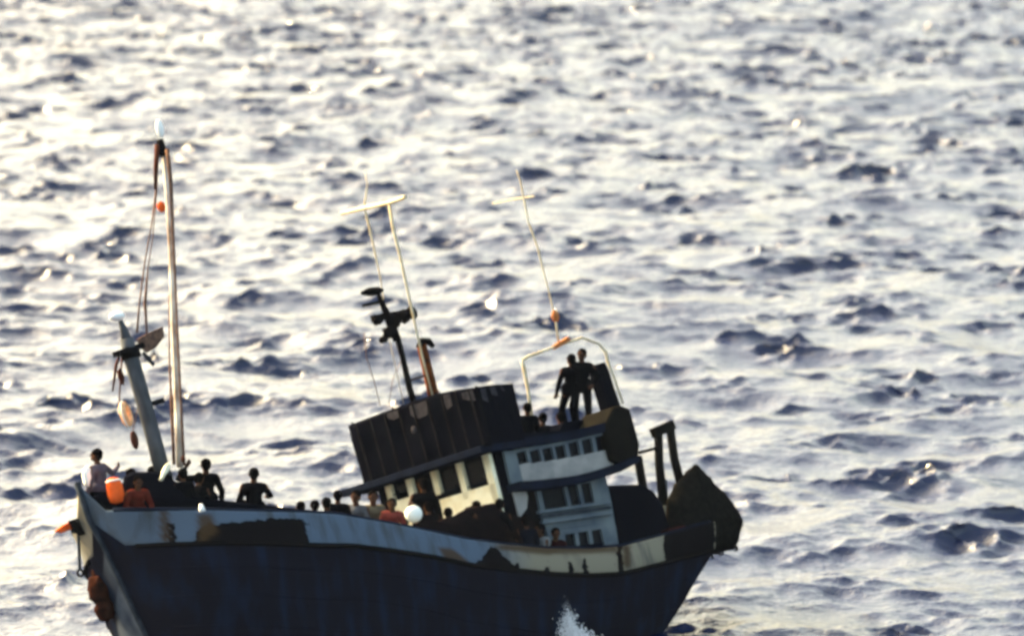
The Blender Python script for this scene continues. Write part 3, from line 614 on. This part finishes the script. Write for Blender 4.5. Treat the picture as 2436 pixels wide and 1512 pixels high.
# ------------------------------------------------------------------ people
def ik(a, b, l1, l2, bend):
    a = Vector(a); b = Vector(b); d = b - a; L_ = min(d.length, (l1 + l2) * .999); d.normalize()
    b = a + d * L_; x = (l1 * l1 - l2 * l2 + L_ * L_) / (2 * L_); h_ = math.sqrt(max(0, l1 * l1 - x * x))
    bend = Vector(bend); bend = (bend - d * bend.dot(d)).normalized(); return a + d * x + bend * h_, b
def person(label, px, py, v, hh, yaw, shirt, pants, lean=5, arms=('down', 'down'), hat=None, hairc='hair', turn=0, group='people aboard the boat', base=None):
    """px, py, v: centre of the head; hh: head centre height over what carries the person"""
    sc_ = 1.0; hd = BM @ S(px, py, v); ground = base
    if base is None:
        p0 = S(px, py, v)
        k = (p0.z - deckz(p0.x)) / 1.0
        for _ in range(8):
            q = BI @ (hd - Vector((0, 0, k))); k += (q.z - deckz(q.x)) * 1.05
        hh = min(k, 1.76)
    if hh > 1.56: sc_ = hh / 1.56
    hip = min(.90, hh / sc_ - .66 * math.cos(R(lean)) - .0)
    hip = max(hip, .16); hd = S(px, py, v); hw = BM @ hd
    root = empty('person', Matrix.Translation(hw - Vector((0, 0, hh))) @ Matrix.Rotation(R(yaw), 4, 'Z') @ Matrix.Diagonal((1.12 * sc_, 1.08 * sc_, sc_, 1)), label, 'person', group)
    body, sh, tr, hr = MB(), MB(), MB(), MB()
    sq = (.90 - hip) / .74
    H_ = Vector((0, -.20 * sq, hip)); tl = math.sin(R(lean)), math.cos(R(lean))
    up = Vector((0, tl[0], tl[1]))
    ch = H_ + up * .36; nk = H_ + up * .50; hc = nk + Vector((0, .02, .17)) + Vector((0, tl[0] * .1, 0))
    # keep the head exactly at the asked height
    dz = hh / sc_ - hc.z; H_.z += dz; ch.z += dz; nk.z += dz; hc.z += dz
    body.caps(H_ + Vector((-.07, 0, .02)), H_ + Vector((.07, 0, .02)), .115, .115); body.caps(H_, ch, .115, .13); body.caps(ch + Vector((-.08, 0, .04)), ch + Vector((.08, 0, .04)), .10, .10)
    body.caps(nk - up * .03, hc - Vector((0, .01, .06)), .058, .052)
    T = Matrix.Rotation(R(turn), 3, 'Z')
    hp_ = lambda x, y, z: hc + T @ Vector((x, y, z))
    body.ell(hp_(0, -.005, .015), (.078, .098, .105)); body.ell(hp_(0, .028, -.055), (.058, .060, .062)); body.ell(hp_(0, .085, -.085), (.025, .02, .018))
    body.caps(hp_(0, .092, .015), hp_(0, .112, -.022), .010, .015, 8); body.caps(hp_(-.02, .088, -.052), hp_(.02, .088, -.052), .011, .011, 8)
    body.caps(hp_(-.05, .078, .032), hp_(.05, .078, .032), .013, .013, 8)
    for s in (-1, 1): body.ell(hp_(s * .082, -.005, -.005), (.014, .022, .034), 10, 8)
    for s in (-1, 1):
        e = MB(); e.ell(hp_(s * .031, .083, .014), (.014, .010, .009), 10, 6); e.build('eye', M['eye'], root, smooth=True)
    hr.ell(hp_(0, -.022, .040), (.090, .102, .094)); hr.ell(hp_(0, -.05, -.01), (.078, .062, .085))
    sh.caps(H_ + Vector((-.07, 0, .06)), H_ + Vector((.07, 0, .06)), .135, .135); sh.caps(H_ + up * .05, ch, .135, .15); sh.caps(ch + Vector((-.10, 0, .05)), ch + Vector((.10, 0, .05)), .115, .115)
    tr.caps(H_ + Vector((-.08, 0, -.01)), H_ + Vector((.08, 0, -.01)), .13, .13)
    for s, pose in ((-1, arms[0]), (1, arms[1])):
        sp = nk + Vector((s * .185, 0, -.045)) - up * .01
        tgt = {'down': Vector((s * .10, .06, -.52)), 'fwd': Vector((s * .02, .46, -.12)), 'up': Vector((s * .14, .10, .44)), 'knee': Vector((-s * .02, .30, -.34)), 'hip': Vector((s * .02, .06, -.40)),
               'rail': Vector((s * .06, .42, -.28)), 'side': Vector((s * .48, .06, -.10)), 'wave': Vector((s * .13, .10, .20)), 'brow': Vector((-s * .06, .16, .16))}[pose]
        el, hn = ik(sp, sp + tgt, .29, .26, {'up': (s * 1, .3, -.2), 'brow': (s, .2, .1), 'wave': (s * .6, .1, -1), 'side': (0, -.3, -1)}.get(pose, (s * .5, -1, -.2)))
        body.caps(sp, el, .048, .040); body.caps(el, hn, .040, .027)
        d = (hn - el).normalized(); side = d.cross(Vector((0, 1, 0)) if abs(d.y) < .8 else Vector((0, 0, 1))).normalized(); nr = side.cross(d)
        body.caps(hn + side * .018, hn + d * .075 + side * .022, .020, .018, 8); body.caps(hn - side * .018, hn + d * .075 - side * .022, .020, .018, 8)
        for k, ln in enumerate((.055, .075, .085, .072)):
            o_ = side * (-.033 + .022 * k); k0 = hn + d * .085 + o_; k1 = k0 + (d * .8 + nr * .35) * ln * .55; k2 = k1 + (d * .4 + nr * .8) * ln * .5
            body.caps(k0, k1, .011, .010, 8); body.caps(k1, k2, .010, .009, 8)
        t0 = hn + d * .03 + side * .035; body.caps(t0, t0 + side * .03 + d * .02, .013, .012, 8); body.caps(t0 + side * .03 + d * .02, t0 + side * .035 + d * .05 + nr * .02, .012, .010, 8)
        sh.caps(sp + Vector((-s * .03, 0, .0)), el, .068, .056); sh.caps(el, el.lerp(hn, .86), .056, .044)
        ft = Vector((s * .12, -.02 + (.42 * max(0, sq - .55) / .45 if sq > .55 else 0) + s * .04, .09 / sc_)); hj = H_ + Vector((s * .09, 0, -.02))
        kn, ft = ik(hj, ft, .43, .42, (s * .25, 1, .3))
        body.caps(hj, kn, .082, .055); body.caps(kn, ft, .055, .038); body.caps(ft - Vector((0, .03, .045)), ft + Vector((s * .02, .15, -.055)), .042, .034)
        tr.caps(hj, kn, .100, .074); tr.caps(kn, kn.lerp(ft, .93), .074, .060)
    def fin(b, nm, m, vox):
        o = b.build(nm, m, root, smooth=True); r_ = o.modifiers.new('join', 'REMESH'); r_.mode = 'VOXEL'; r_.voxel_size = vox; r_.use_smooth_shade = True
        s_ = o.modifiers.new('soft', 'SMOOTH'); s_.factor = .5; s_.iterations = 2 if vox < .011 else 5; return o
    fin(body, 'body', M['skin'], .009); fin(sh, 'jacket', cloth(*shirt), .015); fin(tr, 'trousers', cloth(*pants), .015); fin(hr, 'hair', M['hair'], .011)
    if hat:
        b = MB(); b.ell(hp_(0, -.01, .062), (.100, .112, .075)); b.ell(hp_(0, .10, .045), (.07, .06, .012)); fin(b, 'cap', cloth(*hat), .009)
    under = BI @ (hw - Vector((0, 0, hh)))
    print('person', label[:40], 'feet over deck', round(under.z - deckz(under.x), 2))
    return root
K = ('black_cotton', (.003, .003, .004)); NV = ('navy_cotton', (.004, .005, .010)); BR = ('brown_cotton', (.010, .006, .005)); WH = ('white_cotton', (.15, .16, .17)); RD = ('red_cloth', (.11, .020, .013))
DR = ('dark_red_cloth', (.02, .005, .005)); TN = ('tan_cloth', (.13, .11, .075)); GY = ('grey_cloth', (.08, .085, .10)); CR = ('cream_cloth', (.80, .72, .50)); PK = ('faded_red_cloth', (.16, .035, .03))
person('standing at the bow in a pale jacket, one arm reaching out to the right', 236, 1083, .25, 1.30, 60, ('mauve_shirt', (.085, .075, .10)), K, 4, ('down', 'side'), turn=10)
person('crouching on the foredeck in red clothes under the grey post', 328, 1146, -.75, .80, 200, RD, RD, 12, ('knee', 'knee'))
person('dark figure huddled between the orange float and the grey post', 305, 1132, .8, .95, -15, K, K, 14, ('knee', 'knee'))
person('bending forward beside the mast foot in a cream jacket and dark red cap', 408, 1100, -.2, 1.15, 80, K, K, 20, ('knee', 'fwd'), hat=DR)
person('black clad figure crouching just right of the mast foot', 440, 1128, -.5, 1.0, 35, K, K, 8, ('knee', 'knee'))
person('standing right of the fore mast with one arm raised', 490, 1106, .0, 1.32, 20, K, K, 0, ('wave', 'down'))
person('dark clothed figure seated alone between the mast and the cabin', 604, 1128, -.2, 1.05, 5, K, K, 2, ('knee', 'rail'))
person('low dark head just above the rail, second from the cabin', 748, 1202, -.9, .62, 15, K, NV, 8, ('knee', 'knee'))
person('dark haired figure peering over the rail beside the roof end', 804, 1180, -.9, .75, 5, K, K, 6, ('knee', 'knee'))
person('sitting in a grey shirt under the left end of the roof', 850, 1180, -.3, .85, 160, GY, NV, 6, ('knee', 'knee'))
person('sitting in a tan shirt at the cabin corner', 886, 1180, -.4, .85, 190, TN, K, 6, ('knee', 'knee'))
person('in a faded red shirt squatting before the cream cabin front', 934, 1196, -1.0, .85, 175, PK, DR, 8, ('knee', 'knee'))
person('standing dark figure in the open doorway of the cream cabin front', 1008, 1152, -.9, 1.35, 20, K, K, 2, ('down', 'down'))
person('black clothed figure sitting right of the round white buoy', 1020, 1206, -1.7, .9, 25, K, K, 6, ('knee', 'knee'))
person('dark head low against the cream cabin front', 1066, 1220, -1.9, .85, 5, K, NV, 6, ('knee', 'knee'))
person('man in brown leaning forward over his knees beside the rail', 1112, 1228, -2.15, .85, 240, BR, K, 18, ('knee', 'knee'))
person('huddled figure in black at the port corner of the cabin', 1160, 1222, -2.25, .95, 35, K, K, 12, ('knee', 'knee'))
person('dark crouching figure between cabin corner and the white panel', 1205, 1236, -2.3, .95, -5, BR, K, 12, ('knee', 'knee'))
person('sitting against the lower white panel in a navy jacket', 1252, 1240, -2.35, .95, 15, NV, K, 8, ('knee', 'knee'))
person('sitting in a white shirt below the side door', 1290, 1258, -2.35, .75, 120, WH, NV, 14, ('knee', 'knee'))
person('seated in dark red below the lower cabin windows', 1322, 1268, -2.38, .70, 200, DR, K, 10, ('knee', 'knee'))
person('dark figure squatting directly behind the grey post foot', 366, 1126, .5, .9, 20, NV, K, 8, ('knee', 'knee'))
person('bent dark figure squeezed between the raised-arm figure and the mast', 462, 1140, -.3, .9, -30, K, K, 18, ('knee', 'knee'))
person('hooded low figure in brown at the leftmost end of the amidships row', 716, 1206, -.6, .6, 10, BR, K, 14, ('knee', 'knee'))
person('small dark figure close between two rail-side heads left of the roof', 776, 1196, -1.2, .6, 30, NV, K, 10, ('knee', 'knee'))
person('brown clad figure huddled before the cream wall above the blankets', 1136, 1206, -1.95, .9, 15, BR, K, 10, ('knee', 'knee'))
person('dark figure leaning on the cabin corner behind the blankets', 1186, 1200, -2.3, 1.0, -20, K, K, 6, ('knee', 'down'))
person('man in black on the bridge roof, the left of two standing together', 1359, 855, -.6, 1.6, 20, K, K, 0, ('down', 'hip'), turn=20, base='roof')
person('taller man in black on the bridge roof, right of his companion', 1384, 843, -.8, 1.68, 170, K, K, 0, ('hip', 'down'), turn=-20, base='roof')
person('sitting on the bridge roof close behind the canvas screen', 1250, 968, -.6, .70, 15, K, K, 4, ('knee', 'knee'), base='roof')
person('low seated figure on the bridge roof inside the pale aerial frame', 1287, 992, -.6, .55, 15, K, K, 4, ('knee', 'knee'), base='roof')
person('crouching on the bridge roof just left of the two standing men', 1326, 990, -.6, .55, 25, BR, K, 4, ('knee', 'knee'), base='roof')

# ------------------------------------------------------------------ spray
b = MB(); rnd = random.Random(3)
for i in range(3000):
    t = rnd.random() ** .5; a_ = rnd.gauss(0, 1); x = 1350 + 62 * t ** 3 + a_ * (8 + 20 * t * t); y = 1442 + 104 * t + rnd.gauss(0, 14) + abs(a_) * 8
    p = BM @ S(x, y, -3.2 - .7 * t + rnd.uniform(-.35, .35)); b.ell(p, rnd.uniform(.006, .018) * (.5 + t) if i % 10 else rnd.uniform(.02, .06) * (.1 + t * t), 6, 4)
o = b.build('foam', mat('white_foam', (.62, .64, .68), .7, (.5, .53, .58), 8), None, smooth=True); tag(o, 'white burst of spray thrown up against the dark hull side', 'spray', kind='stuff')

# ------------------------------------------------------------------ far float
d = ray(2215, 70); p = C0 + d * ((H - .12) / -d.z)
g = empty('marker_float', Matrix.Translation(p), 'small pale pink float alone on the open sea', 'float')
b = MB(); b.tube([(-.32, 0, 0), (-.2, 0, .1), (0, 0, .22), (.2, 0, .12), (.38, 0, 0)], [.05, .14, .17, .13, .05], 14); b.build('body', cloth('pale_pink_plastic', (.80, .70, .66)), g, smooth=True)
b = MB(); b.tube([(0, 0, .3), (.02, 0, .55)], .02, 8); b.build('stick', M['fender'], g)

# ------------------------------------------------------------------ haze
b = MB(); b.box((-1500, -1400, -3), (1500, 1750, 31))
o = b.build('haze', bpy.data.materials.new('haze_air')); tag(o, 'thin pale sea haze over the water', 'haze', kind='stuff')
hm = o.data.materials[0]; hm.use_nodes = True; nt = hm.node_tree; nt.nodes.remove(nt.nodes['Principled BSDF'])
vo = nt.nodes.new('ShaderNodeVolumePrincipled'); vo.inputs['Color'].default_value = (.50, .66, 1.0, 1); vo.inputs['Density'].default_value = .00003; vo.inputs['Anisotropy'].default_value = 0.0
nt.links.new(vo.outputs[0], nt.nodes['Material Output'].inputs['Volume'])
